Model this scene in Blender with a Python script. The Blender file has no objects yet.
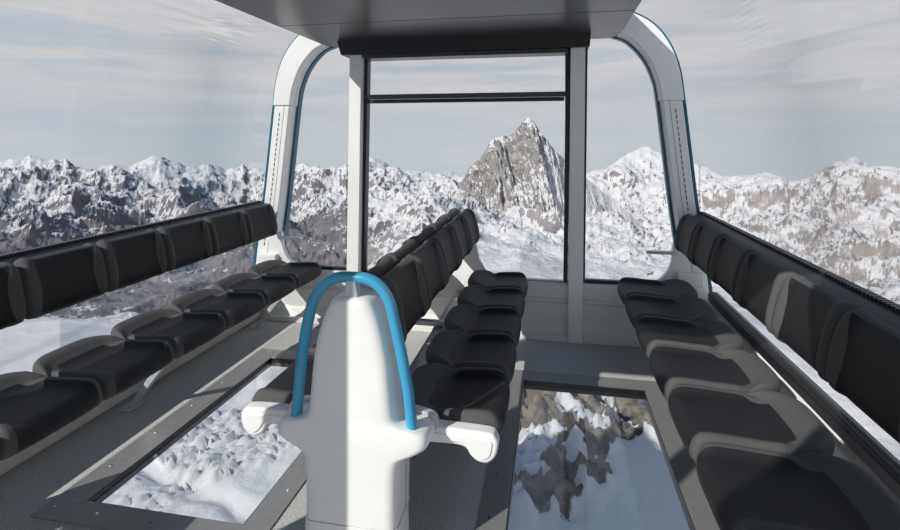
import bpy, bmesh, math, random
import numpy as np
from mathutils import Vector

C = bpy.context.scene.collection
random.seed(4)
CX, CZ = 0.683, 1.52                      # camera stands here, Y = 0
YAW = math.atan(102/523)
CA, SA = math.cos(YAW), math.sin(YAW)
F = 523.0

# ------------------------------------------------------------------ helpers
def sg(c):                                 # sRGB 0-255 -> linear
    return tuple(((v/255)/12.92 if v/255 <= .04045 else ((v/255+.055)/1.055)**2.4) for v in c)

def tag(o, label=None, cat=None, group=None, kind=None):
    if label: o['label'] = label
    if cat: o['category'] = cat
    if group: o['group'] = group
    if kind: o['kind'] = kind
    return o

def link(name, me, parent=None):
    o = bpy.data.objects.new(name, me); C.objects.link(o)
    if parent: o.parent = parent
    return o

def empty(name, loc=(0, 0, 0), rz=0):
    o = bpy.data.objects.new(name, None); C.objects.link(o)
    o.location = loc; o.rotation_euler = (0, 0, rz); o.empty_display_size = .1
    return o

class MB:
    """collects simple solids; build() links them as one mesh object"""
    def __init__(s): s.v = []; s.f = []
    def add(s, vs, fs):
        k = len(s.v); s.v += [tuple(p) for p in vs]; s.f += [tuple(i+k for i in f) for f in fs]; return s
    def box(s, x0, x1, y0, y1, z0, z1):
        return s.add([(x0,y0,z0),(x1,y0,z0),(x1,y1,z0),(x0,y1,z0),(x0,y0,z1),(x1,y0,z1),(x1,y1,z1),(x0,y1,z1)],
                     [(0,3,2,1),(4,5,6,7),(0,1,5,4),(1,2,6,5),(2,3,7,6),(3,0,4,7)])
    def prism(s, poly, a, b, axis='y'):    # poly in the plane across axis, extruded from a to b
        n = len(poly)
        def P(p, t):
            return (p[0], t, p[1]) if axis == 'y' else ((t, p[0], p[1]) if axis == 'x' else (p[0], p[1], t))
        vs = [P(p, a) for p in poly]+[P(p, b) for p in poly]
        fs = [tuple(range(n)), tuple(range(2*n-1, n-1, -1))]
        fs += [(i, i+n, (i+1) % n+n, (i+1) % n) for i in range(n)]
        return s.add(vs, fs)
    def strip(s, A, B, y0, y1):            # band between two XZ polylines, from y0 to y1
        n = len(A); vs = []
        for a, b in zip(A, B): vs += [(a[0],y0,a[1]),(a[0],y1,a[1]),(b[0],y1,b[1]),(b[0],y0,b[1])]
        fs = [(0,1,2,3), (4*n-1,4*n-2,4*n-3,4*n-4)]
        for i in range(n-1):
            for j in range(4): fs.append((4*i+j, 4*i+4+j, 4*i+4+(j+1) % 4, 4*i+(j+1) % 4))
        return s.add(vs, fs)
    def tube(s, pts, r, n=10, flat=1.0, caps=True):
        pts = [Vector(p) for p in pts]; vs = []; m = len(pts)
        for i, p in enumerate(pts):
            t = (pts[min(i+1, m-1)]-pts[max(i-1, 0)]).normalized()
            up = Vector((0, 1, 0)) if abs(t.y) < .9 else Vector((1, 0, 0))
            a = t.cross(up).normalized(); b = t.cross(a).normalized()
            for k in range(n):
                q = 2*math.pi*k/n
                vs.append(p+a*math.cos(q)*r+b*math.sin(q)*r*flat)
        fs = [(i*n+k, i*n+(k+1) % n, (i+1)*n+(k+1) % n, (i+1)*n+k) for i in range(m-1) for k in range(n)]
        if caps: fs += [tuple(range(n-1, -1, -1)), tuple(range((m-1)*n, m*n))]
        return s.add(vs, fs)
    def cyl(s, c, r, h, n=12):
        return s.tube([c, (c[0], c[1], c[2]+h)], r, n)
    def build(s, name, mat, parent=None, smooth=False, bevel=0, seg=2):
        me = bpy.data.meshes.new(name); me.from_pydata(s.v, [], s.f)
        bm = bmesh.new(); bm.from_mesh(me); bmesh.ops.recalc_face_normals(bm, faces=bm.faces); bm.to_mesh(me); bm.free()
        me.materials.append(mat)
        if smooth: me.polygons.foreach_set('use_smooth', [True]*len(me.polygons))
        o = link(name, me, parent)
        if bevel:
            m = o.modifiers.new('bevel', 'BEVEL'); m.width = bevel; m.segments = seg; m.limit_method = 'ANGLE'; m.angle_limit = .6
            me.polygons.foreach_set('use_smooth', [True]*len(me.polygons))
            m.harden_normals = True
        return o

def catmull(P, k=6, closed=False):
    out = []; n = len(P)
    R = range(n) if closed else range(n-1)
    for i in R:
        g = (lambda j: P[j % n]) if closed else (lambda j: P[max(0, min(n-1, j))])
        a, b, c, d = g(i-1), g(i), g(i+1), g(i+2)
        for q in range(k):
            t = q/k
            out.append(tuple(.5*(2*b[m]+(c[m]-a[m])*t+(2*a[m]-5*b[m]+4*c[m]-d[m])*t*t+(3*b[m]-a[m]-3*c[m]+d[m])*t**3) for m in range(len(b))))
    if not closed: out.append(tuple(P[-1]))
    return out

# ------------------------------------------------------------------ materials
def mat(name):
    m = bpy.data.materials.new(name); m.use_nodes = True; t = m.node_tree
    return m, t, t.nodes['Principled BSDF']

def plain(name, col, rough=.5, metal=0, noise=0, scale=60, bump=0, bscale=300, spec=.5, coat=0):
    m, t, b = mat(name); N, L = t.nodes, t.links
    b.inputs['Base Color'].default_value = (*col, 1); b.inputs['Roughness'].default_value = rough
    b.inputs['Metallic'].default_value = metal; b.inputs['Specular IOR Level'].default_value = spec
    if coat: b.inputs['Coat Weight'].default_value = coat; b.inputs['Coat Roughness'].default_value = .15
    tc = N.new('ShaderNodeTexCoord')
    if noise:
        n = N.new('ShaderNodeTexNoise'); n.inputs['Scale'].default_value = scale; n.inputs['Detail'].default_value = 6
        L.new(tc.outputs['Object'], n.inputs['Vector'])
        r = N.new('ShaderNodeMapRange'); r.inputs['From Min'].default_value = .3; r.inputs['From Max'].default_value = .7
        r.inputs['To Min'].default_value = 1-noise; r.inputs['To Max'].default_value = 1+noise
        L.new(n.outputs['Fac'], r.inputs['Value'])
        x = N.new('ShaderNodeVectorMath'); x.operation = 'SCALE'; x.inputs[0].default_value = col
        L.new(r.outputs[0], x.inputs['Scale']); L.new(x.outputs[0], b.inputs['Base Color'])
    if bump:
        n = N.new('ShaderNodeTexNoise'); n.inputs['Scale'].default_value = bscale; n.inputs['Detail'].default_value = 4
        L.new(tc.outputs['Object'], n.inputs['Vector'])
        k = N.new('ShaderNodeBump'); k.inputs['Strength'].default_value = bump; k.inputs['Distance'].default_value = .002
        L.new(n.outputs['Fac'], k.inputs['Height']); L.new(k.outputs[0], b.inputs['Normal'])
    return m

M = {}
M['white'] = plain('white_plastic', (.85, .85, .83), .38, noise=.02, scale=8, bump=.05, bscale=500)
M['wall'] = plain('light_grey_panel', (.74, .735, .71), .5, noise=.03, scale=10, bump=.1, bscale=400)
M['silver'] = plain('silver_grey_shell', (.55, .58, .60), .35, metal=.2, noise=.02, scale=10)
M['black'] = plain('black_seal', (.012, .013, .015), .4)
M['belt'] = plain('black_belt_trim', (.02, .022, .024), .45, bump=.1)
M['rail_dark'] = plain('dark_grey_rail', (.05, .055, .06), .3)
M['ceiling'] = plain('dark_grey_ceiling', (.055, .058, .064), .34, noise=.05, scale=2, coat=.2)
M['header'] = plain('near_black_header', (.02, .021, .023), .4)
M['teal'] = plain('teal_trim', sg((8, 88, 116)), .35)
M['blue'] = plain('blue_lacquer', sg((62, 160, 200)), .3, coat=.3)
M['leather'] = plain('black_leather', (.012, .0125, .014), .58, noise=.1, scale=150, bump=.5, bscale=450, spec=.35)
M['border'] = plain('charcoal_textile', (.086, .086, .084), .75, noise=.28, scale=420, bump=.6, bscale=700, spec=.3)
M['frame'] = plain('brushed_floor_metal', (.33, .326, .316), .40, metal=.4, noise=.06, scale=30)
M['screw'] = plain('steel_screw', (.8, .8, .8), .2, metal=1)
M['carpet'] = plain('speckled_carpet', (.52, .515, .49), .95, noise=.42, scale=160, bump=.8, bscale=260, spec=.1)
M['slot'] = plain('dark_slot', (.03, .03, .03), .8)

def ribbed():
    m, t, b = mat('ribbed_vent'); N, L = t.nodes, t.links
    b.inputs['Base Color'].default_value = (.02, .021, .022, 1); b.inputs['Roughness'].default_value = .4
    tc = N.new('ShaderNodeTexCoord'); w = N.new('ShaderNodeTexWave'); w.bands_direction = 'Y'; w.inputs['Scale'].default_value = 14
    L.new(tc.outputs['Object'], w.inputs['Vector'])
    k = N.new('ShaderNodeBump'); k.inputs['Strength'].default_value = 1; k.inputs['Distance'].default_value = .01
    L.new(w.outputs['Fac'], k.inputs['Height']); L.new(k.outputs[0], b.inputs['Normal'])
    return m
M['vent'] = ribbed()

def glass(name, tint=(.93, .95, .96), refl=.9, ior=(.025, .9)):
    m = bpy.data.materials.new(name); m.use_nodes = True; t = m.node_tree; N, L = t.nodes, t.links
    N.clear(); o = N.new('ShaderNodeOutputMaterial'); mx = N.new('ShaderNodeMixShader')
    tr = N.new('ShaderNodeBsdfTransparent'); tr.inputs[0].default_value = (*tint, 1)
    gl = N.new('ShaderNodeBsdfGlossy'); gl.inputs['Roughness'].default_value = 0; gl.inputs['Color'].default_value = (refl, refl, refl, 1)
    lw = N.new('ShaderNodeLayerWeight'); lw.inputs['Blend'].default_value = .5
    pw = N.new('ShaderNodeMath'); pw.operation = 'POWER'; L.new(lw.outputs['Facing'], pw.inputs[0]); pw.inputs[1].default_value = 5
    fr = N.new('ShaderNodeMath'); fr.operation = 'MULTIPLY_ADD'; L.new(pw.outputs[0], fr.inputs[0]); fr.inputs[1].default_value = ior[1]; fr.inputs[2].default_value = ior[0]
    L.new(fr.outputs[0], mx.inputs[0]); L.new(tr.outputs[0], mx.inputs[1]); L.new(gl.outputs[0], mx.inputs[2]); L.new(mx.outputs[0], o.inputs[0])
    return m
M['glass'] = glass('window_glass', (.985, .99, .99), ior=(.012, .22))
M['floor_glass'] = glass('floor_glass', (.93, .95, .97), ior=(.02, .8))

# ------------------------------------------------------------------ floor with its two glazed openings
GX0, GX1, GY0, GY1 = .507, 1.23, 1.86, 3.32            # glass opening
FX0, FX1, FY0, FY1 = .39, 1.375, 1.74, 3.455           # metal frame outside
fl = MB()
xs = [-1.80, -GX1, -GX0, GX0, GX1, 1.80]; ys = [-2.6, GY0, GY1, 4.06]
for i in range(5):
    for j in range(3):
        if j == 1 and i in (1, 3): continue
        fl.box(xs[i], xs[i+1], ys[j], ys[j+1], -.05, 0)
tag(fl.build('floor', M['carpet']), 'speckled grey cabin floor covering around the two glass floor windows', kind='structure')

def floor_window(n, s, label):
    w = tag(empty('window_%d' % n, (s*.87, 2.6, 0)), label, kind='structure')
    ox, oy = s*.87, 2.6
    def X(a, b): return sorted((s*a-ox, s*b-ox))
    def member(poly):
        MB().prism([(s*x-ox, y-oy) for x, y in poly], .0, .006, 'z').build('frame_member', M['frame'], w, bevel=.0015)
    member([(FX0,FY0),(GX0,GY0),(GX0,GY1),(FX0,FY1)]); member([(GX1,GY0),(FX1,FY0),(FX1,FY1),(GX1,GY1)])
    member([(FX0,FY0),(FX1,FY0),(GX1,GY0),(GX0,GY0)]); member([(FX0,FY1),(GX0,GY1),(GX1,GY1),(FX1,FY1)])
    sl = MB(); a, b = X(GX0, GX1)
    t = .004
    sl.box(a, a+t, GY0-oy, GY1-oy, -.05, .003); sl.box(b-t, b, GY0-oy, GY1-oy, -.05, .003)
    sl.box(a, b, GY0-oy, GY0-oy+t, -.05, .003); sl.box(a, b, GY1-oy-t, GY1-oy, -.05, .003)
    sl.build('seal', M['black'], w)
    MB().box(a+t, b-t, GY0-oy+t, GY1-oy-t, -.022, -.012).build('pane', M['floor_glass'], w)
    pts = [(x, 1.80+.28*k) for x in (FX0+.045, FX1-.05) for k in range(6)]+[(x, y) for x in (.62, .87, 1.12) for y in (1.80, 3.39)]
    for x, y in pts:
        if y > 3.42: continue
        MB().cyl((s*x-ox, y-oy, .006), .006, .003, 10).build('screw', M['screw'], w)
floor_window(1, -1, 'left glass floor window in a metal frame with snow and crevasses below')
floor_window(2, 1, 'right glass floor window in a metal frame with rocks and blue shaded snow below')

# ------------------------------------------------------------------ front wall below the windows
front = [(4.03,-.02),(4.03,.05),(4.045,.07),(4.05,.10),(4.065,.12),(4.065,.265),(4.085,.275),(4.085,.30),(4.06,.31),(4.055,.40),(4.06,.405),(4.075,.425),(4.17,.425),(4.17,-.02)]
tag(MB().prism(front, -1.66, 1.66, 'x').build('wall_front', M['wall'], bevel=.003), 'light grey moulded panel below the front windows', kind='structure')
# baseboard blocks
tag(MB().box(-1.66, 1.66, 4.0, 4.035, 0, .045).build('baseboard_front', M['wall'], bevel=.006), 'light grey baseboard along the front wall', kind='structure')

# side walls
for s, nm in ((-1, 'left'), (1, 'right')):
    prof = [(1.755,0),(1.735,.02),(1.735,.10),(1.715,.125),(1.71,.18),(1.74,.21),(1.74,.34),(1.75,.36),(1.80,.39),(1.83,0)]
    tag(MB().prism([(s*x, z) for x, z in prof], -2.6, 4.03, 'y').build('wall_'+nm, M['white' if s > 0 else 'wall'], bevel=.004),
        'low %s side wall panel with sill under the side window' % nm, kind='structure')

# ------------------------------------------------------------------ corner arches, door posts
OUT = catmull([(1.83,.0),(1.815,.35),(1.765,.75),(1.715,1.05),(1.628,1.80),(1.59,2.05),(1.52,2.23),(1.41,2.37),(1.27,2.455),(1.12,2.50),(.95,2.515)], 7)
INN = catmull([(1.66,.0),(1.645,.35),(1.60,.72),(1.555,1.05),(1.468,1.80),(1.43,1.99),(1.36,2.14),(1.25,2.26),(1.14,2.31),(1.04,2.34),(.90,2.35)], 7)
def off(A, B, a, b):                       # polylines at fractions a and b across the arch
    return [tuple(p+(q-p)*a for p, q in zip(x, y)) for x, y in zip(A, B)], [tuple(p+(q-p)*b for p, q in zip(x, y)) for x, y in zip(A, B)]
K = [i for i, p in enumerate(OUT) if p[1] >= 1.79][0]
def mir(P, s): return [(s*p[0], p[1]) for p in P]
def arch(name, s, y0, y1, label, detail=True):
    a = tag(empty(name, (s*1.72, y0, 0)), label, kind='structure'); dx, dy = -s*1.72, -y0
    def st(A, B, u0, u1, m, nm, bev=.006):
        MB().strip([(p[0]+dx, p[1]) for p in mir(A, s)], [(p[0]+dx, p[1]) for p in mir(B, s)], u0+dy, u1+dy).build(nm, m, a, bevel=bev)
    lo, li = off(OUT[:K+1], INN[:K+1], .10, .94); st(lo, li, y0+.012, y1-.01, M['white'], 'lower_cladding')
    uo, ui = off(OUT[K:], INN[K:], .03, 1.0); st(uo, ui, y0, y1, M['white'], 'upper_cladding', .01)
    if not detail: return a
    to, ti = off(OUT, INN, -.05, .06); st(to, ti, y0+.02, y1, M['teal'], 'outer_seal', .002)
    to, ti = off(OUT, INN, .95, 1.07); st(to, ti, y1-.03, y1+.03, M['teal'], 'inner_seal', .002)
    to, ti = off(OUT[:K], INN[:K], .02, .14); st(to, ti, y0+.03, y0+.07, M['teal'], 'side_seal', .002)
    # slotted ventilation line down the lower part
    sl = MB(); g = MB()
    mo, mi = off(OUT[:K+1], INN[:K+1], .43, .465); z = .62
    import bisect
    zz = [p[1] for p in mo]
    def at(P, z):
        i = max(1, min(len(zz)-1, bisect.bisect(zz, z))); t = (z-zz[i-1])/(zz[i]-zz[i-1]); return P[i-1][0]+(P[i][0]-P[i-1][0])*t
    while z < 1.74:
        h = .028
        sl.prism([(s*at(mo, z)+dx, z), (s*at(mi, z)+dx, z), (s*at(mi, z+h)+dx, z+h), (s*at(mo, z+h)+dx, z+h)], y0+.009+dy, y0+.014+dy)
        z += .042
    sl.build('slot_line', M['slot'], a)
    go, gi = off(OUT[:K+1], INN[:K+1], .66, .675); st(go, gi, y0+.0105, y0+.02, M['slot'], 'groove', 0)
    return a
arch('trim_1', -1, 4.03, 4.2, 'sunlit white curved corner pillar with teal seals, left of the front windows')
arch('trim_2', 1, 4.03, 4.2, 'grey shaded curved corner pillar with teal seals, right of the front windows')
# feet / armrest brackets of the corner pillars
for n, s, w in ((3, -1, 'left'), (4, 1, 'right')):
    b = tag(empty('trim_%d' % n, (s*1.6, 4.0, .47)), 'white curved bracket with a small ledge at the foot of the %s corner pillar' % w, kind='structure')
    q = [(1.66,.455),(1.34,.455)]+[(1.34+.20*math.sin(t), .455+.22*(1-math.cos(t))) for t in [k*math.pi/16 for k in range(1, 9)]]+[(1.545,.74),(1.66,.74)]
    MB().prism([(s*x-s*1.6, z-.47) for x, z in q], .03, .075).build('gusset', M['white'], b, bevel=.004)
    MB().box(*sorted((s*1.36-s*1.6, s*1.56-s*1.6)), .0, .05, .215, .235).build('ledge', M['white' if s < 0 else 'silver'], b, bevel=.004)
    MB().box(*sorted((s*1.57-s*1.6, s*1.74-s*1.6)), -.02, .04, -.01, .09).build('foot_block', M['white'], b, bevel=.008)

# the side door pillars behind the viewpoint (they throw the shadows on console, floor and seats)
PA = [(1.12, 1.36), (-2.3, -2.1)]
n = 5
for s in (-1, 1):
    for y0, y1 in PA:
        arch('trim_%d' % n, s, y0, y1, '%s side window pillar behind the viewpoint' % ('left' if s < 0 else 'right'), False); n += 1

# centre door posts
def post(n, top, bot, label, sealL, sealR):
    cx = (bot[0]+bot[1])/2
    p = tag(empty('trim_%d' % n, (cx, 4.03, 0)), label, kind='structure')
    def bar(t0, t1, b0, b1, y0, y1, m, nm):
        v = [(b0-cx,y0,0),(b1-cx,y0,0),(b1-cx,y1,0),(b0-cx,y1,0),(t0-cx,y0,2.2),(t1-cx,y0,2.2),(t1-cx,y1,2.2),(t0-cx,y1,2.2)]
        z0 = 0 if nm == 'post_body' else .44
        if z0: v = [(a, b, .44) if i < 4 else (a, b, c) for i, (a, b, c) in enumerate(v)]
        MB().add(v, [(0,3,2,1),(4,5,6,7),(0,1,5,4),(1,2,6,5),(2,3,7,6),(3,0,4,7)]).build(nm, m, p, bevel=.004)
    bar(top[0], top[1], bot[0], bot[1], -.04, .10, M['white'], 'post_body')
    if sealL: bar(top[0]-sealL, top[0], bot[0]-sealL, bot[0], .03, .11, M['black'], 'door_seal')
    if sealR: bar(top[1], top[1]+sealR, bot[1], bot[1]+sealR, .03, .11, M['black'], 'window_seal')
post(11, (-.922, -.822), (-.955, -.855), 'sunlit white upright post on the left of the front door window', 0, .03)
post(12, (.82, .925), (.800, .905), 'grey shaded upright post on the right of the front door window', .032, .022)

# panel and post added out of view only to cast shadows into the cabin
for k_, (x0, x1, y, lab) in enumerate([(-1.39, -.90, .51, 'added white panel out of view that shades the console'),
        (-.60, -.49, .20, 'added white post out of view that throws a shadow band')]):
    pb = tag(MB().box(x0, x1, y-(.015 if k_ == 0 else .03), y+(.015 if k_ == 0 else .03), 0, 2.3 if k_ < 2 else 2.0).build('trim_%d' % (20+k_), M['white'], bevel=.01), lab, kind='structure')
# header box over the door window
h = MB().prism([(-1.02,2.312),(.965,2.312),(.955,2.20),(-.985,2.195)], 3.96, 4.16).build('trim_13', M['header'], bevel=.004)
tag(h, 'black header box above the front door window', kind='structure')
tag(MB().box(-.80, .80, 3.99, 4.15, 2.165, 2.198).build('trim_14', M['rail_dark'], bevel=.004), 'dark rail below the header box', kind='structure')

# front windows
def window(n, label, x0, x1, z0, z1, y=4.10, bars=(), fr=.018, mat_='glass'):
    w = tag(empty('window_%d' % n, ((x0+x1)/2, y, z0)), label, kind='structure'); cx = (x0+x1)/2
    MB().box(x0-cx+fr, x1-cx-fr, -.004, .004, fr, z1-z0-fr).build('pane', M[mat_], w)
    f = MB(); f.box(x0-cx, x1-cx, -.02, .02, 0, fr); f.box(x0-cx, x1-cx, -.02, .02, z1-z0-fr, z1-z0)
    f.box(x0-cx, x0-cx+fr, -.02, .02, fr, z1-z0-fr); f.box(x1-cx-fr, x1-cx, -.02, .02, fr, z1-z0-fr)
    f.build('window_frame', M['black'], w)
    for a, b, ya, yb in bars: MB().box(x0-cx, x1-cx, ya, yb, a-z0, b-z0).build('cross_bar', M['rail_dark'], w, bevel=.003)
    return w
window(3, 'large front door window with the pyramid peak behind it', -.835, .80, .41, 1.865, bars=())
window(4, 'narrow upper front window between header and dark cross bar', -.835, .80, 1.865, 2.19, bars=())
cb = tag(empty('trim_15', (0, 4.06, 1.84)), 'dark cross bar between the upper and the large front window', kind='structure')
MB().box(-.82, .79, -.01, .06, .005, .04).build('upper_bar', M['rail_dark'], cb, bevel=.003)
MB().box(-.80, .775, .0, .06, -.028, .0).build('lower_bar', M['black'], cb, bevel=.003)
def side_front(n, s, x0, label):           # pane between a post and the curved pillar
    w = tag(empty('window_%d' % n, (s*1.2, 4.12, .44)), label, kind='structure')
    inn = [p for p in INN if p[1] > .44 and p[0] > x0]
    poly = [(x0, .44), (inn[0][0]-.002, .44)]+[(p[0], p[1]) for p in inn]+[(x0, inn[-1][1])]
    MB().prism([(s*x-s*1.2, z-.44) for x, z in poly], -.004, .004).build('pane', M['glass'], w)
    MB().box(*sorted((s*x0-s*1.2, s*1.6-s*1.2)), -.02, .02, -.015, .012).build('window_seal', M['black'], w)
side_front(5, -1, .965, 'front window pane left of the sunlit post')
side_front(6, 1, .93, 'front window pane right of the shaded post')
# curved side windows
for n, s, w_ in ((7, -1, 'left'), (8, 1, 'right')):
    w = tag(empty('window_%d' % n, (s*1.8, 1.0, .45)), 'long curved %s side window bending into the roof' % w_, kind='structure')
    A = [(p[0]+.012, p[1]) for p in OUT if p[1] > .44]; B = [(p[0]+.02, p[1]+.006) for p in OUT if p[1] > .44]
    A = [(s*p[0]-s*1.8, p[1]-.45) for p in A]; B = [(s*p[0]-s*1.8, p[1]-.45) for p in B]
    MB().strip(A, B, -3.6, 3.16).build('pane', M['glass'], w, smooth=True)

# ceiling and roof
def chamfer(y0, y1):
    return [(-1.18, y0), (1.18, y0), (1.18, y1-.04), (1.14, y1), (-1.14, y1), (-1.18, y1-.04)]
c = tag(empty('ceiling', (0, 2.5, 2.3)), 'dark grey ceiling panels above the benches', kind='structure')
MB().prism([(x, y-2.5) for x, y in [(-1.18,3.325),(1.18,3.325),(1.18,4.14),(1.10,4.22),(-1.10,4.22),(-1.18,4.14)]], 0, .03, 'z').build('ceiling_panel', M['ceiling'], c, bevel=.003)
MB().prism([(x, y-2.5) for x, y in [(-1.18,.72),(1.18,.72),(1.18,3.317),(-1.18,3.317)]], 0, .03, 'z').build('ceiling_panel', M['ceiling'], c, bevel=.003)
MB().prism([(x, y-2.5) for x, y in [(-1.17,.73),(1.17,.73),(1.17,4.13),(1.09,4.20),(-1.09,4.20),(-1.17,4.13)]], .03, .25, 'z').build('roof_shell', M['header'], c)
MB().prism([(x, y-2.5) for x, y in [(1.17,.45),(.30,.40),(-.10,-.27),(-.37,-.53),(-1.17,-1.3),(-1.17,-2.6),(1.17,-2.6)]], 0, .25, 'z').build('ceiling_panel', M['ceiling'], c)  # unseen rear roof, outline shaped to shade the near right seats

# ------------------------------------------------------------------ belt rails behind the side backrests
for s, w_ in ((-1, 'left'), (1, 'right')):
    b = tag(empty('belt_rail', (s*1.7, 2.5, .95)), 'black belt rail with ribbed vent along the %s side window behind the backrests' % w_, 'rail')
    P = lambda q: [(s*x-s*1.7, z-.95) for x, z in q]
    MB().prism(P([(1.645,.93),(1.66,.955),(1.715,.985),(1.725,.985),(1.74,.90),(1.69,.87),(1.66,.88)]), -1.45, 1.53).build('cover', M['belt'], b, bevel=.004)
    MB().prism(P([(1.722,.97),(1.722,1.0),(1.755,1.0),(1.76,.93),(1.735,.93)]), -1.45, 1.53).build('vent_strip', M['vent'], b, bevel=.002)
r = tag(empty('window_rail', (1.775, 2.4, .405)), 'black rounded rail along the bottom of the right side window', 'rail')
MB().prism([(-.03,-.01),(-.035,.045),(-.02,.06),(.0,.062),(.02,.05),(.035,-.01)], -1.4, 1.50).build('rail_body', M['black'], r, bevel=.006)
MB().prism([(-.008,.060),(-.002,.070),(.02,.068),(.026,.05)], -1.4, 1.46).build('top_strip', M['rail_dark'], r, bevel=.004)

# ------------------------------------------------------------------ seats
W = .416
def sm(a, b, x):
    t = max(0, min(1, (x-a)/(b-a))); return t*t*(3-2*t)
S = [-1, -.99, -.965, -.93, -.885, -.84, -.80, -.76, -.72, -.66, -.55, -.4, -.2, 0]; S = S+[-v for v in S[-2::-1]]
def cushion(ring, warp, is_panel, tw):
    """sweep a closed (x, z) ring across the width; returns border mesh and panel mesh"""
    ring = catmull(ring, 3, True); n = len(ring)
    cx = sum(p[0] for p in ring)/n; cz = sum(p[1] for p in ring)/n
    vs = []
    for s0 in S:
        for x, z in ring:
            w_ = tw(x, z); s = math.copysign(abs(s0)*w_/.76 if abs(s0) <= .76 else w_+(abs(s0)-.76)*(1-w_)/.24, s0)
            a = abs(s); k = 1-.16*sm(.95, 1, a)-.03*sm(.9, .97, a)
            x2, z2 = warp(x, z, s)
            vs.append((cx+(x2-cx)*k if a > .9 else x2, s*W/2, cz+(z2-cz)*k if a > .9 else z2))
    A, B = [tuple(range(n))], []
    m = len(S); A.append(tuple(range((m-1)*n, m*n))[::-1])
    for i in range(m-1):
        for j in range(n):
            f = (i*n+j, i*n+(j+1) % n, (i+1)*n+(j+1) % n, (i+1)*n+j)
            q = [(ring[j][0]+ring[(j+1) % n][0])/2, (ring[j][1]+ring[(j+1) % n][1])/2]
            (B if is_panel(q[0], q[1], (S[i]+S[i+1])/2) else A).append(f)
    def mk(nm, fs, mt, push=0):
        used = sorted({i for f in fs for i in f}); ix = {u: k for k, u in enumerate(used)}
        me = bpy.data.meshes.new(nm); me.from_pydata([vs[u] for u in used], [], [tuple(ix[i] for i in f) for f in fs])
        bm = bmesh.new(); bm.from_mesh(me); bm.normal_update()
        bm.to_mesh(me); bm.free()
        me.materials.append(mt); me.polygons.foreach_set('use_smooth', [len(p.vertices) == 4 for p in me.polygons]); return me
    # orientation: make normals point outwards
    a_, b_, c_ = (Vector(vs[i]) for i in (A[2][0], A[2][1], A[2][2]))
    nrm = (b_-a_).cross(c_-a_); ctr = Vector((cx, 0, cz))
    if nrm.dot(a_-Vector((cx, a_.y, cz))) < 0: A = [f[::-1] for f in A]; B = [f[::-1] for f in B]
    return mk('border', A, M['border']), mk('panel', B, M['leather'])
def bump(s):
    a = abs(s); return sm(.66, .82, a)*(1-1.3*sm(.90, 1, a))
def seat_meshes(D):
    top = [(.06,.405),(.02,.412),(.0,.435),(.003,.468),(.03,.495),(.075,.503),(.15,.50),(.22,.495),(D-.17,.494),(D-.13,.499),(D-.10,.512),(D-.07,.528),(D-.035,.535),(D-.01,.525),(D,.498),(D-.015,.45),(D-.05,.415),(D-.15,.405),(.18,.402)]
    def warp(x, z, s):
        a = abs(s)
        x2 = x*(1-.13*a**4*sm(.2, D, x))+.018*a**4*(1-sm(.0, .2, x))
        up = sm(.44, .50, z)
        lip = sm(D-.20, D-.09, x)
        x2 -= .055*a**5*lip
        z2 = z+up*(.020*bump(s)*(1-lip)-.014*sm(.9, 1, a)-.016*a**4*lip) - up*.010*(1-a*a)*sm(0, .1, x)*(1-sm(D-.2, D-.1, x))
        return x2, z2
    def pan(x, z, s):
        return abs(s) < .76 and x < D-.115 and z > .425
    return cushion(top, warp, pan, lambda x, z: .80-.20*sm(D-.22, D-.12, x)*sm(.45, .49, z))
def back_meshes(x0):
    r = [(.0,.745),(-.006,.775),(.0,.825),(.012,.88),(.028,.935),(.045,.967),(.07,.983),(.095,.977),(.11,.95),(.108,.89),(.098,.82),(.085,.765),(.065,.728),(.035,.716),(.010,.726)]
    r = [(x+x0, z) for x, z in r]
    def warp(x, z, s):
        a = abs(s); fr = 1-sm(x0+.03, x0+.09, x)
        x2 = x-fr*(.016*bump(s)-.012*sm(.9, 1, a))+fr*.006*(1-a*a)
        z2 = z+(1-sm(.715, .79, z))*.014*a**3-sm(.93, .98, z)*.010*sm(.8, 1, a)+sm(.93, .98, z)*.008*bump(s)
        return x2, z2
    def pan(x, z, s):
        return abs(s) < .76 and x < x0+.055 and z > .735
    return cushion(r, warp, pan, lambda x, z: .66+.14*min(1, abs((z-.85)/.13))**2)
def make_seat(D, x0):
    t = empty('cabin_chair')
    a, b = seat_meshes(D); c_, d = back_meshes(x0)
    o = link('seat_cushion', a, t); link('centre_panel', b, o)
    o2 = link('backrest', c_, t); link('centre_panel', d, o2)
    return t
def copy_tree(o, parent=None):
    c = o.copy(); C.objects.link(c); c.parent = parent
    for ch in list(o.children): copy_tree(ch, c)
    return c
ORD = ['first', 'second', 'third', 'fourth', 'fifth', 'sixth', 'seventh']
side = make_seat(.485, .415); mid = make_seat(.42, .388)
used = set()
def place(proto, x, y, rz, label, group):
    o = proto if proto.name not in used else copy_tree(proto)
    used.add(proto.name); o.location = (x, y, 0); o.rotation_euler = (0, 0, rz)
    tag(o, label, 'seat', group)
YS = [3.98-.21-.42*k for k in range(7)]
for sgn, rz, w_ in ((-1, math.pi, 'left'), (1, 0, 'right')):
    for k in range(7):
        where = ('nearest the front window' if k == 0 else 'the %s from the front window' % ORD[k])
        place(side, sgn*1.14, YS[k], rz, 'black padded %s side bench seat, %s' % (w_, where), 'seats of the %s side bench' % w_)
for sgn, rz, w_ in ((-1, 0, 'left'), (1, math.pi, 'right')):
    for k in range(5):
        where = ('nearest the front window' if k == 0 else 'the %s from the front window' % ORD[k])
        if k == 4: where = 'beside the white handrail console'
        place(mid, sgn*.51, YS[k], rz, 'black %s-facing middle bench seat, %s' % (w_, where), 'seats on the %s face of the middle bench' % w_)

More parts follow.
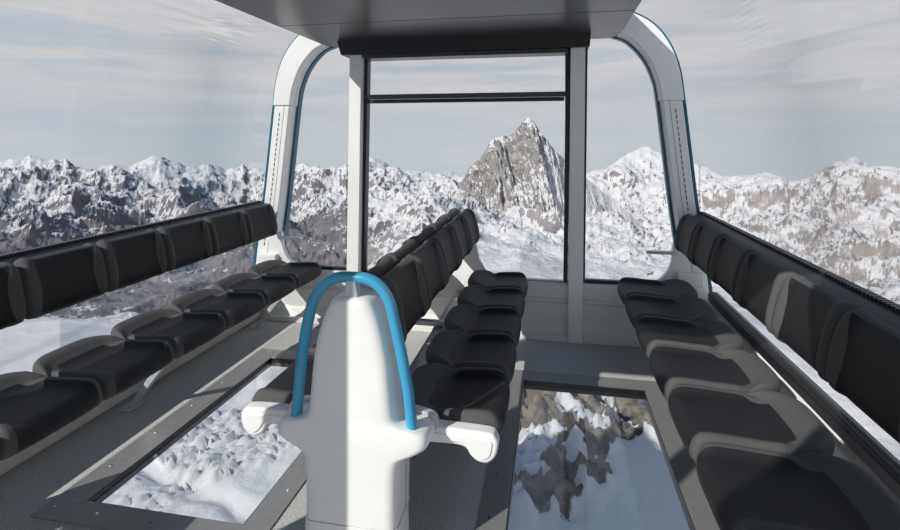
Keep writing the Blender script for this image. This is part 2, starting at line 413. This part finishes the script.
# side bench frames with struts
for s, w_ in ((-1, 'left'), (1, 'right')):
    b = tag(empty('bench_stand', (s*1.4, 2.5, 0)), 'grey metal frame and struts carrying the %s side bench' % w_, 'bench frame')
    MB().box(*sorted((-s*.06, s*.0)), -1.45, 1.47, .355, .403).build('beam', M['silver'], b, bevel=.004)
    for y in (1.25, 2.56, 3.85):
        L_ = MB().add([(s*.235,y-2.5-.02,.0),(s*.275,y-2.5-.02,.0),(s*.275,y-2.5+.02,.0),(s*.235,y-2.5+.02,.0),
                       (-s*.06,y-2.5-.02,.37),(-s*.01,y-2.5-.02,.37),(-s*.01,y-2.5+.02,.37),(-s*.06,y-2.5+.02,.37)],
                      [(0,3,2,1),(4,5,6,7),(0,1,5,4),(1,2,6,5),(2,3,7,6),(3,0,4,7)]).build('leg', M['silver'], b, bevel=.004)
        MB().box(*sorted((s*.215, s*.295)), y-2.5-.05, y-2.5+.05, 0, .012).build('foot_plate', M['silver'], L_, bevel=.003)

# middle bench frame
b = tag(empty('bench_stand', (0, 2.9, 0)), 'white frame of the middle bench with curved end covers and far end panel', 'bench frame')
MB().box(-.04, .04, -1.02, 1.05, .29, .35).build('beam', M['silver'], b, bevel=.006)
for s in (-1, 1): MB().box(*sorted((s*.14, s*.34)), -1.0, 1.03, .385, .403).build('seat_tray', M['rail_dark'], b, bevel=.004)
for y in (-.6, .3): MB().box(-.34, .34, y-.02, y+.02, .352, .384).build('cross_beam', M['silver'], b, bevel=.004)
MB().box(-.012, .012, -1.0, 1.06, .76, .90).build('backrest_spine', M['rail_dark'], b, bevel=.006)
for y in (-.6, .3): MB().box(-.05, .05, y-.03, y+.03, 0, .34).build('leg', M['silver'], b, bevel=.006)
MB().box(-.02, .02, -1.0, -.96, .40, .78).build('backrest_upright', M['silver'], b, bevel=.006)
pan = [(-.36,.40),(-.22,.47),(-.14,.60),(-.10,.78),(-.06,.90),(.06,.90),(.10,.78),(.14,.60),(.22,.47),(.36,.40),(.10,.30),(.09,0),(-.09,0),(-.10,.30)]
MB().prism(pan, 1.055, 1.09).build('end_panel', M['white'], b, bevel=.006)
cov = catmull([(.12,.425),(.30,.432),(.375,.428),(.40,.40),(.425,.382),(.46,.380),(.488,.405),(.498,.445),(.49,.472),(.46,.487),(.30,.492),(.12,.50)], 4)
for s in (-1, 1):
    o = MB().prism([(s*x, z) for x, z in cov], -1.075, -1.015).build('end_cover', M['white'], b, bevel=.012, seg=3)
    g = catmull([(.20,.442),(.33,.448),(.39,.443),(.415,.412),(.44,.396),(.465,.405),(.476,.438),(.46,.464),(.30,.470),(.20,.472)], 4)
    MB().prism([(s*x, z) for x, z in g], -1.080, -1.072).build('raised_field', M['white'], o, bevel=.003)

# ------------------------------------------------------------------ handrail console
con = tag(empty('handrail_console', (0, 1.78, 0)), 'tall white console with a blue hoop handrail ending the middle bench', 'console')
R_ = [(.03,.976),(.059,.968),(.081,.945),(.109,.881),(.134,.779),(.146,.678),(.153,.60),(.160,.563),(.182,.547),(.228,.538),(.262,.527),(.275,.505),(.268,.478),(.235,.456),(.188,.432),(.170,.397),(.166,.30),(.166,.20)]
OUTL = catmull([(.002,.980)]+R_, 3)
def loop(top_z, f, base=0.20, lift=0):
    right = [(x*f, min(z, top_z)) for x, z in OUTL if z >= base]
    return right+[(-x, z) for x, z in right[::-1]]
def shell(zsplit0, zsplit1, nm, m, parent, scale=1.0, levels=((.10,1),(.0,1),(-.045,.93),(-.075,.80),(-.085,.66))):
    pass
def body(nm, m, pts, levels):
    """loft mirrored outline through levels of (y, inset)"""
    n = len(pts); vs = []
    cz = .55
    for y, ins in levels:
        for x, z in pts:
            sx = math.copysign(max(0, abs(x)-ins*min(1, abs(x)/.08)), x)
            zz = z if z < .25 else z-ins*.6*sm(.85, .98, z)
            vs.append((sx, y, zz))
    fs = [tuple(range(n)), tuple(range((len(levels)-1)*n, len(levels)*n))]
    for l in range(len(levels)-1):
        for i in range(n):
            fs.append((l*n+i, l*n+(i+1) % n, (l+1)*n+(i+1) % n, (l+1)*n+i))
    mb = MB(); mb.add(vs, fs); return mb.build(nm, m, con, bevel=.004, seg=2)
body('console_body', M['white'], loop(2, 1), [(.03,.0),(-.060,.0),(-.075,.004),(-.086,.012),(-.093,.026),(-.095,.040)])
rs = [(x*1.0+(.012 if x > 0 else -.012), z+(.012 if z > .9 else 0)) for x, z in loop(2, 1) if abs(x) < .16 or z < .45 or z > .6]
body('rear_shell', M['silver'], [(x*1.02+math.copysign(.008, x), z+.010) for x, z in loop(2, 1)], [(.032,.0),(.040,.0),(.05,.0),(.066,.006)])
bp = [(.170,.196),(.172,.10),(.176,.0)]
bp = bp+[(-x, z) for x, z in bp[::-1]]
body('base_cover', M['white'], bp, [(.06,.0),(-.060,.0),(-.075,.004),(-.086,.012),(-.093,.026),(-.095,.040)])
MB().prism([(-.030,.955),(.030,.955),(.018,1.03),(-.018,1.03)], -.075, -.035).build('neck', M['silver'], con, bevel=.005)
rp = catmull([(-.216,.49),(-.204,.60),(-.196,.68),(-.184,.78),(-.166,.875),(-.143,.955),(-.105,1.008),(-.055,1.034),(0,1.038),(.055,1.034),(.103,1.008),(.136,.955),(.156,.875),(.178,.78),(.197,.68),(.208,.60),(.22,.49)], 5)
MB().tube([(x, -.055, z) for x, z in rp], .0195, 14, 1.1).build('handrail', M['blue'], con, smooth=True)

# ------------------------------------------------------------------ landscape
rng = np.random.RandomState(11)
PERM = rng.permutation(512); GR = rng.uniform(-1, 1, (512, 2)); GR /= np.linalg.norm(GR, axis=1)[:, None]
def gn(x, y):
    xi, yi = np.floor(x).astype(int), np.floor(y).astype(int); xf, yf = x-xi, y-yi
    u, v = xf**3*(xf*(xf*6-15)+10), yf**3*(yf*(yf*6-15)+10)
    def d(a, b):
        h = PERM[(PERM[(xi+a) & 511]+yi+b) & 511]; return GR[h, 0]*(xf-a)+GR[h, 1]*(yf-b)
    return ((d(0,0)*(1-u)+d(1,0)*u)*(1-v)+(d(0,1)*(1-u)+d(1,1)*u)*v)*1.5
def fbm(x, y, o=6, g=.5):
    s, a, t = 0, 1, 0
    for k in range(o): s = s+a*gn(x+17.3*k, y-9.1*k); t += a; a *= g; x = x*2.03; y = y*2.03
    return s/t
def ridged(x, y, o=7, g=.5, k0=0):
    s, a, t, w = 0, 1, 0, 1
    for k in range(o):
        n = 1-np.abs(gn(x+31.7*k, y+11.9*k)); n = n*n
        if k >= k0: s = s+a*n*w; t += a
        w = np.clip(n*1.6, 0, 1); a *= g; x = x*2.07; y = y*2.07
    return s/t
def smooth(a, b, x):
    t = np.clip((x-a)/(b-a), 0, 1); return t*t*(3-2*t)

def land_mat(name, rockA, rockB, snow, nscale, mixk, bump_m, bstr=.6, edge=.07):
    m, t, b = mat(name); N, L = t.nodes, t.links
    b.inputs['Roughness'].default_value = .95; b.inputs['Specular IOR Level'].default_value = .05
    tc = N.new('ShaderNodeTexCoord')
    def noise(sc, det, ro=.65):
        n = N.new('ShaderNodeTexNoise'); n.inputs['Scale'].default_value = sc; n.inputs['Detail'].default_value = det; n.inputs['Roughness'].default_value = ro
        L.new(tc.outputs['Object'], n.inputs['Vector']); return n.outputs['Fac']
    at = N.new('ShaderNodeAttribute'); at.attribute_name = 'snow'
    n1 = noise(nscale, 9, .75)
    a1 = N.new('ShaderNodeMath'); a1.operation = 'MULTIPLY_ADD'; L.new(n1, a1.inputs[0]); a1.inputs[1].default_value = mixk; a1.inputs[2].default_value = -mixk/2
    a2 = N.new('ShaderNodeMath'); L.new(a1.outputs[0], a2.inputs[0]); L.new(at.outputs['Fac'], a2.inputs[1])
    r = N.new('ShaderNodeMapRange'); r.interpolation_type = 'SMOOTHSTEP'; r.inputs['From Min'].default_value = .5-edge; r.inputs['From Max'].default_value = .5+edge
    L.new(a2.outputs[0], r.inputs['Value'])
    n2 = noise(nscale*.6, 8, .7)
    r2 = N.new('ShaderNodeMapRange'); r2.inputs['From Min'].default_value = .35; r2.inputs['From Max'].default_value = .65; L.new(n2, r2.inputs['Value'])
    mx = N.new('ShaderNodeMix'); mx.data_type = 'RGBA'; mx.inputs['A'].default_value = (*rockA, 1); mx.inputs['B'].default_value = (*rockB, 1); L.new(r2.outputs[0], mx.inputs['Factor'])
    m2 = N.new('ShaderNodeMix'); m2.data_type = 'RGBA'; m2.inputs['B'].default_value = (*snow, 1)
    L.new(mx.outputs['Result'], m2.inputs['A']); L.new(r.outputs[0], m2.inputs['Factor']); L.new(m2.outputs['Result'], b.inputs['Base Color'])
    n3 = noise(nscale*1.5, 9, .7)
    k = N.new('ShaderNodeBump'); k.inputs['Strength'].default_value = bstr; k.inputs['Distance'].default_value = bump_m
    L.new(n3, k.inputs['Height']); L.new(k.outputs[0], b.inputs['Normal'])
    return m
SNOW = (.67, .66, .65)
ML = land_mat('left_range_rock_and_snow', sg((82,86,98)), sg((138,130,128)), SNOW, 1/330, 2.1, 130, .6, .09)
MR = land_mat('right_range_rock_and_snow', sg((128,122,119)), sg((170,162,157)), SNOW, 1/260, 2.6, 90, .5, .20)  # rock tones lightened in place of distance haze
MC = land_mat('central_rock_and_snow', sg((98,97,104)), sg((156,148,144)), SNOW, 1/240, 2.2, 90, .55, .10)
MM = land_mat('pyramid_rock_and_snow', sg((98,96,98)), sg((166,160,154)), SNOW, 1/80, 1.7, 40, .9, .09)
MN = land_mat('near_rock_and_snow', sg((76,71,66)), sg((156,143,128)), (.64,.625,.60), 1/2.5, .7, 1.0, .45, .10)
MD = land_mat('shadow_spur_rock', sg((80,76,72)), sg((120,112,105)), SNOW, 1/6, .4, 1, .4)

MS = land_mat('smooth_snow', sg((100,95,95)), sg((140,132,128)), (.70, .69, .67), 1/60, .5, 6, .35)
def grid_mesh(name, X, Y, Z, snow, m, parent=None):
    nr, nc = X.shape
    co = np.stack([X, Y, Z], -1).reshape(-1, 3).astype(np.float32)
    i = np.arange(nr-1)[:, None]*nc+np.arange(nc-1)[None, :]
    q = np.stack([i, i+1, i+nc+1, i+nc], -1).reshape(-1, 4)
    # wind upwards
    a, b_, c_ = co[q[0, 0]], co[q[0, 1]], co[q[0, 3]]
    if np.cross(b_-a, c_-a)[2] < 0: q = q[:, ::-1]
    me = bpy.data.meshes.new(name); me.vertices.add(len(co)); me.vertices.foreach_set('co', co.ravel())
    me.loops.add(q.size); me.loops.foreach_set('vertex_index', q.ravel().astype(np.int32))
    me.polygons.add(len(q)); me.polygons.foreach_set('loop_start', np.arange(0, q.size, 4, dtype=np.int32))
    me.polygons.foreach_set('use_smooth', np.ones(len(q), bool))
    me.update(calc_edges=True)
    at = me.attributes.new('snow', 'FLOAT', 'POINT'); at.data.foreach_set('value', snow.ravel().astype(np.float32))
    me.materials.append(m)
    return link(name, me, parent)
def slope_nz(X, Y, Z):
    def g(A): return np.gradient(A, axis=0), np.gradient(A, axis=1)
    xr, xc = g(X); yr, yc = g(Y); zr, zc = g(Z)
    nx = yr*zc-zr*yc; ny = zr*xc-xr*zc; nz = xr*yc-yr*xc
    return np.abs(nz)/np.sqrt(nx*nx+ny*ny+nz*nz+1e-9)

SKY = np.array([(-300,172),(-200,165),(-120,172),(-60,165),(-20,170),(0,163),(12,160),(22,159),(30,155),(40,157),(48,160),(54,159),(60,163),(66,160),(75,167),(90,166),(100,167),(115,164),(130,165),(145,160),(152,157),(160,156),(170,160),(178,161),(185,166),(193,165),(200,165),(204,163),(209,162),(214,165),(220,167),(226,171),(232,168),(237,169),(243,164),(248,170),(258,168),(270,171),(285,168),(292,162),(298,164),(304,163),(310,166),(318,166),(330,170),(338,168),(345,164),(355,161),(365,157),(372,158),(377,160),(384,163),(389,168),(395,170),(404,172),(412,171),(418,170),(430,171),(438,172),(450,171),(458,173),(470,178),(500,182),(540,184),(575,178),(588,172),(596,171),(604,170),(612,163),(620,158),(628,153),(636,150),(640,148),(645,146),(650,147),(656,151),(662,154),(668,158),(676,161),(685,162),(700,165),(708,167),(716,172),(724,176),(732,177),(744,176),(752,175),(764,173),(772,174),(780,176),(792,181),(800,180),(808,178),(814,174),(820,172),(828,167),(836,162),(842,161),(848,158),(854,156),(859,158),(864,162),(870,165),(876,168),(885,166),(900,170),(940,166),(1000,172),(1080,160),(1200,172)], float)
RHO = np.array([.022, .05, .09, .16, .30, .48, .66, .82, 1.0, 1.18])
TX = np.array([-300, 0, 60, 120, 250, 340, 400, 450, 520, 580, 620, 700, 780, 860, 1200], float)
TY = np.array([  # image-like elevation below the horizon, in units of 1/523 of the distance
 [430,430,430,430,430,430,430,430,430,430,430,430,430,430,430],
 [375,340,338,350,380,380,360,345,340,335,330,345,370,400,400],
 [330,322,318,322,350,350,330,315,300,298,298,310,335,365,365],
 [330,318,316,318,320,320,300,288,272,284,287,300,318,340,340],
 [300,300,300,298,292,285,268,256,252,268,270,275,290,305,305],
 [255,255,255,256,260,256,242,232,242,248,250,246,255,262,262],
 [218,220,222,222,226,224,214,210,220,226,226,222,224,226,226],
 [192,192,192,192,198,198,190,192,200,204,200,196,198,196,196]], float)
ncol, nrow = 1500, 560
px = np.linspace(-260, 1160, ncol); rho = np.exp(np.linspace(math.log(.022), math.log(1.18), nrow))
PX, RH = np.meshgrid(px, rho)
RC = np.interp(PX, [-260, 250, 330, 440, 500, 590, 645, 760, 850, 1160], [14000, 13500, 10500, 10500, 12500, 13000, 14500, 13000, 11500, 12000])
TH = np.arctan((PX-450)/F); R = RH*RC
D_ = R*np.cos(TH); AZ = TH-YAW
GXw = CX+R*np.sin(AZ); GYw = R*np.cos(AZ)
sky = np.interp(px, SKY[:, 0], SKY[:, 1])
rows = [np.interp(px, TX, t) for t in TY]+[sky, sky+45]
YT = np.stack(rows)
lr = np.log(RHO); LR = np.log(RH)
yv = np.zeros_like(PX)
for k in range(len(RHO)-1):
    w = (LR-lr[k])/(lr[k+1]-lr[k]); msk = (w >= 0) & (w <= 1.0001)
    if k >= 7: ws = w
    else: ws = w*w*(3-2*w)*.5+w*.5
    yv = np.where(msk, YT[k][None, :]*(1-ws)+YT[k+1][None, :]*ws, yv)
Z0 = CZ-(yv-139)/F*D_
amp = np.interp(R, [300, 700, 1500, 3000, 5500, 9000], [2, 6, 30, 110, 230, 300])
wx, wy = GXw+260*fbm(GXw/1700, GYw/1700, 3), GYw+260*fbm(GXw/1700+9, GYw/1700+4, 3)
# ridges running down to the left in the middle of the view
ca, sa = math.cos(.6), math.sin(.6)
ax_, ay_ = (wx*ca+wy*sa)/1.0, (-wx*sa+wy*ca)/1.9
big = ridged(ax_/2100, ay_/2100, 9, .52)-.45
fine = ridged(GXw/560, GYw/560, 7, .55)-.45
tap = 1-.88*np.exp(-((RH-1)/.07)**2)
Z = Z0+amp*(2.1*big*tap+.6*fine*(.35+.65*tap)+.09*(ridged(GXw/170, GYw/170, 4)-.45))
nz = slope_nz(GXw, GYw, Z)
low = fbm(GXw/1500, GYw/1500, 4)
eh0 = (Z-CZ)/D_*F                                   # angular height (same units as SKY)
snow = .60+1.9*(nz-.76)+.30*low
# brown snow-free valley flanks (by altitude)
leftness = 1-smooth(300, 440, PX); rightness = smooth(690, 800, PX)
val_l = smooth(-850, -1350, Z+0*PX) * (R > 1900); val_r = smooth(-700, -1250, Z)*(R > 1900)
snow = snow-leftness*.62*smooth(206, 234, 139-eh0+45*low)*smooth(1700, 2600, R)-rightness*.22*smooth(205, 250, 139-eh0+40*low)*smooth(1500, 2200, R)
snow = snow+.02*rightness+.06*smooth(430, 520, PX)*(1-rightness)
snow = snow+.7*(1-smooth(900, 2200, R))
cols = {}
def cut(a, b, c0=0, c1=nrow): 
    j = np.where((px >= a-1) & (px <= b+1))[0]; return slice(c0, c1), slice(j[0], j[-1]+1)
knear = int(np.searchsorted(rho, .085))
parts = [('mountain_range', -260, 348, ML, 'long jagged snow and rock range with brown lower slopes behind the left side window', 'mountains'),
         ('mountain_range', 347, 700, MC, 'steep snowy slopes and ridges spreading below the pyramid peak in the front windows', 'mountains'),
         ('mountain_range', 699, 1160, MR, 'pale brown and snowy range ending in a pointed summit behind the right side window', 'mountains')]
for nm, a, b_, m_, lab, ct in parts:
    s_ = cut(a, b_, knear-1)
    tag(grid_mesh(nm, GXw[s_], GYw[s_], Z[s_], snow[s_], m_), lab, ct, 'mountain ranges around the cabin')
s_ = cut(-260, 1160, 0, knear)
tag(grid_mesh('snowfield', GXw[s_], GYw[s_], Z[s_], snow[s_]+.5, MS), 'smooth bright snowfield below the side windows in the near distance', 'snow')

# the pyramid peak
MD0 = 9300.0
prof = np.array([(380,260),(430,215),(450,195),(462.6,180),(469.4,168),(475,163),(480.7,157.5),(485,151),(488.6,145),(491,141),(495,137.3),(500,137.5),(504.5,136),(508,135.8),(512,134.5),(515,131),(518,128),(521,124),(523.7,120.5),(526,118.3),(528.7,117.8),(531,119.5),(534,121.5),(537,127),(539.5,131.7),(543,136),(547.5,140.7),(551,146),(555,151),(560,155),(565.6,158.8),(573,165),(580,171),(590,182),(620,205),(680,260)])
s1 = np.linspace(375, 690, 760); tt = np.linspace(-1500, 500, 460)
PS, T = np.meshgrid(s1, tt)
lat = (PS-450)/F*MD0
# the crest wanders in depth; shoulder and summit ribs come towards the viewer
crest = 120*fbm(PS/23, PS*0+3, 4)
rib = 330*np.exp(-((PS-529-(-T)*.006)/np.where(PS-529-(-T)*.006 > 0, 34, 9))**2)+240*np.exp(-((PS-497+(-T)*.008)/8)**2)+160*np.exp(-((PS-560)/10)**2)
tc_ = T-crest
flute = ridged(lat/210+.35*T/300, T/1500, 5, .55)-.5
fl2 = fbm(lat/60, T/260, 5)
P = 139-np.interp(PS, prof[:, 0], prof[:, 1])
zc = CZ+P/F*MD0
dep = np.where(tc_ < 0, -tc_, tc_*.9)
Zm = zc-np.maximum(0, dep*1.12-.55*rib*smooth(0, 350, dep))+smooth(10, 200, dep)*(210*flute+80*fl2)*(1-.8*smooth(552, 572, PS))
Zm = Zm+10*fbm(lat/45, T/45, 4)+9*ridged(lat/70, T/70, 3)
Zm = Zm+smooth(300, 1300, dep)*260*(ridged(lat/800, T/800, 5)-.45)
dist = MD0+T
latw = lat
Xm = CX+latw*CA-dist*SA; Ym = latw*SA+dist*CA
nzm = slope_nz(Xm, Ym, Zm)
sn = .36+1.4*(nzm-.56)+.30*fbm(lat/130+T/110, T/420-lat/600, 5)+.42*smooth(534, 546, PS+fbm(lat/200, T/200, 3)*8)*(1)+.38*smooth(500, 1100, dep)
sn = sn+.35*np.exp(-((PS-529)/4)**2)*smooth(126, 119, 139-P*1.0)*(dep < 200)+.25*np.exp(-((PS-497)/7)**2)*(dep < 160)
tag(grid_mesh('mountain_peak', Xm, Ym, Zm, sn, MM), 'towering pyramid-shaped rock summit dusted with snow in the front door window', 'mountain')

# ground right below the cabin, seen through the glass floor
gx = np.linspace(-230, 230, 900); gy = np.linspace(-60, 330, 760)
GX_, GY_ = np.meshgrid(gx, gy)
rr = np.hypot(GX_-CX, GY_)
base = -45-.0*rr-np.where(rr > 135, (rr-135)*.66, 0)
base = base+3.0*fbm(GX_/40, GY_/40, 4)+.35*fbm(GX_/3.2, GY_/3.2, 4)
def cellnoise(x, y):
    xi, yi = np.floor(x).astype(int), np.floor(y).astype(int); d1 = np.full(x.shape, 9.); d2 = d1.copy(); hh = d1.copy()
    for a in (-1, 0, 1):
        for b in (-1, 0, 1):
            h = PERM[(PERM[(xi+a) & 511]+yi+b) & 511]
            dx = xi+a+.5+.45*GR[h, 0]-x; dy = yi+b+.5+.45*GR[h, 1]-y; d = dx*dx+dy*dy
            nearer = d < d1; d2 = np.where(nearer, d1, np.minimum(d2, d)); hh = np.where(nearer, h/512., hh); d1 = np.minimum(d1, d)
    return np.sqrt(d1), np.sqrt(d2), hh
def blob(cx, cy, rx, ry, rot=0, k=.25):
    dx, dy = GX_-cx, GY_-cy; c_, s_ = math.cos(rot), math.sin(rot)
    q = np.sqrt(((dx*c_+dy*s_)/rx)**2+((-dx*s_+dy*c_)/ry)**2)+k*fbm(GX_/9, GY_/9, 4)
    return 1-smooth(.75, 1.1, q)
def hit(px_, py_, z=-45):                                # ground point seen at a photo position
    u, v = (px_-450)/F, (py_-139)/F; t = (z-CZ)/-v
    return CX+(-SA+u*CA)*t, (CA+u*SA)*t
# broken ice blocks under the left window
d1, d2, hh = cellnoise(GX_/1.3+.5*fbm(GX_/5, GY_/5, 2), GY_/2.3+.5*fbm(GX_/5+7, GY_/5, 2))
cx_, cy_ = hit(245, 430); ser = blob(cx_, cy_, 11, 15, -.5, .6)
cx_, cy_ = hit(105, 470); ser = np.maximum(ser, .55*blob(cx_, cy_, 22, 3.5, -.4, .5))
base = base+ser*(1.3*smooth(.02, .22, d2-d1)*(.35+.9*hh)-.6)
cx_, cy_ = hit(165, 470); base = base-1.0*np.exp(-((GY_-cy_-(GX_-cx_)*-.35-2*fbm(GX_/12, GY_/12, 3))/1.2)**2)*blob(cx_+3, cy_, 22, 30)
snowN = np.full(GX_.shape, 1.15)
# rock outcrops under the right window
rock = np.zeros(GX_.shape)
for (a, b, rx, ry, ro) in ((560, 398, 13, 6, -.3), (615, 420, 9, 6, .4), (650, 420, 6, 5, 0), (540, 420, 9, 7, .2), (530, 452, 8, 8, .3), (556, 470, 7, 8, .6), (585, 440, 6, 5, .5), (600, 402, 7, 3, 0), (530, 490, 6, 6, .3)):
    cx_, cy_ = hit(a, b); rock = np.maximum(rock, blob(cx_, cy_, rx, ry, ro, .55))
rr_ = ridged(GX_/9, GY_/9, 6, .62)
base = base+rock*(6.5*rr_-1.8+1.2*fbm(GX_/2.0, GY_/2.0, 4))
snowN = snowN-rock*(1.15-.95*smooth(.46, .60, fbm(GX_/6, GY_/6, 6)+.5))
tag(grid_mesh('glacier', GX_, GY_, base, snowN, MN), 'snow, broken ice and brown rocks seen through the glass floor windows', 'glacier')
# unseen rock spur, added to cast shade on the snow below
us = np.linspace(-1, 1, 90); vs_ = np.linspace(-1, 1, 90)
U, V_ = np.meshgrid(us, vs_)
XX = -44+U*32; YY = -2+V_*30
hgt = 64*(1-smooth(.35, .98, np.sqrt((U*1.0)**2+V_**2)+.16*fbm(U*3, V_*3, 4)))*(1+.16*fbm(U*4+3, V_*4, 4))-U*9*(np.abs(U) < .8)
tag(grid_mesh('shadow_spur', XX, YY, -48+hgt, .3+0*U, MD), 'dark rock spur added out of view to shade the snow below the cabin', 'rock')

# ------------------------------------------------------------------ sky and sun
w = bpy.data.worlds.new('sky'); bpy.context.scene.world = w; w.use_nodes = True; t = w.node_tree; N, L = t.nodes, t.links
bg = N['Background']; tc = N.new('ShaderNodeTexCoord')
sep = N.new('ShaderNodeSeparateXYZ'); L.new(tc.outputs['Generated'], sep.inputs[0])
mp = N.new('ShaderNodeMapping'); mp.inputs['Scale'].default_value = (1.0, 1.0, 9); L.new(tc.outputs['Generated'], mp.inputs['Vector'])
n1 = N.new('ShaderNodeTexNoise'); n1.inputs['Scale'].default_value = 1.7; n1.inputs['Detail'].default_value = 8; n1.inputs['Roughness'].default_value = .58
n1.inputs['Distortion'].default_value = .4
L.new(mp.outputs[0], n1.inputs['Vector'])
el = N.new('ShaderNodeValToRGB')                        # clear air colour by height
cr = el.color_ramp; cr.elements[0].position = 0; cr.elements[0].color = (*sg((193,200,206)), 1); cr.elements[1].position = 1; cr.elements[1].color = (*sg((85,120,170)), 1)
e = cr.elements.new(.08); e.color = (*sg((172,187,202)), 1); e = cr.elements.new(.3); e.color = (*sg((165,180,200)), 1); e = cr.elements.new(.6); e.color = (*sg((122,147,182)), 1)
L.new(sep.outputs['Z'], el.inputs[0])
cl = N.new('ShaderNodeMapRange'); cl.interpolation_type = 'SMOOTHSTEP'; cl.inputs['From Min'].default_value = .36; cl.inputs['From Max'].default_value = .56
L.new(n1.outputs['Fac'], cl.inputs['Value'])
rise = N.new('ShaderNodeMapRange'); rise.inputs['From Min'].default_value = 0; rise.inputs['From Max'].default_value = .16; rise.inputs['To Min'].default_value = -.75; rise.inputs['To Max'].default_value = .55
L.new(sep.outputs['Z'], rise.inputs['Value'])
ad = N.new('ShaderNodeMath'); ad.use_clamp = True; L.new(cl.outputs[0], ad.inputs[0]); L.new(rise.outputs[0], ad.inputs[1])
n2 = N.new('ShaderNodeTexNoise'); n2.inputs['Scale'].default_value = 3.5; n2.inputs['Detail'].default_value = 9; n2.inputs['Roughness'].default_value = .6; L.new(mp.outputs[0], n2.inputs['Vector'])
cc = N.new('ShaderNodeValToRGB'); cc.color_ramp.elements[0].position = .3; cc.color_ramp.elements[0].color = (*sg((190,192,198)), 1)
cc.color_ramp.elements[1].position = .68; cc.color_ramp.elements[1].color = (*sg((214,212,213)), 1); L.new(n2.outputs['Fac'], cc.inputs[0])
mx = N.new('ShaderNodeMix'); mx.data_type = 'RGBA'; hi = N.new('ShaderNodeMapRange'); hi.interpolation_type = 'SMOOTHSTEP'; hi.inputs['From Min'].default_value = .30; hi.inputs['From Max'].default_value = .62; hi.inputs['To Min'].default_value = 1; hi.inputs['To Max'].default_value = .15
L.new(sep.outputs['Z'], hi.inputs['Value'])
ml = N.new('ShaderNodeMath'); ml.operation = 'MULTIPLY'; L.new(ad.outputs[0], ml.inputs[0]); L.new(hi.outputs[0], ml.inputs[1])
L.new(ml.outputs[0], mx.inputs['Factor']); L.new(el.outputs[0], mx.inputs['A']); L.new(cc.outputs[0], mx.inputs['B'])
L.new(mx.outputs['Result'], bg.inputs['Color']); bg.inputs['Strength'].default_value = 1.0

sd = bpy.data.lights.new('sun', 'SUN'); sd.energy = 4.2; sd.angle = math.radians(.5); sd.color = (1, .965, .92)
so = bpy.data.objects.new('sun', sd); C.objects.link(so)
so.rotation_euler = Vector((.76, 1, -.82)).to_track_quat('-Z', 'Y').to_euler()

# ------------------------------------------------------------------ camera
cd = bpy.data.cameras.new('camera'); cam = bpy.data.objects.new('camera', cd); C.objects.link(cam)
cam.location = (CX, 0, CZ); cam.rotation_euler = (math.pi/2, 0, YAW)
cd.sensor_width = 36; cd.lens = 36*F/900; cd.shift_y = -(265-139)/900; cd.clip_start = .05; cd.clip_end = 60000
sc = bpy.context.scene; sc.camera = cam
sc.view_settings.view_transform = 'Standard'; sc.view_settings.look = 'None'; sc.view_settings.exposure = 0; sc.view_settings.gamma = 1
sc.view_settings.use_curve_mapping = False
sc.cycles.transparent_max_bounces = 24; sc.cycles.max_bounces = 8
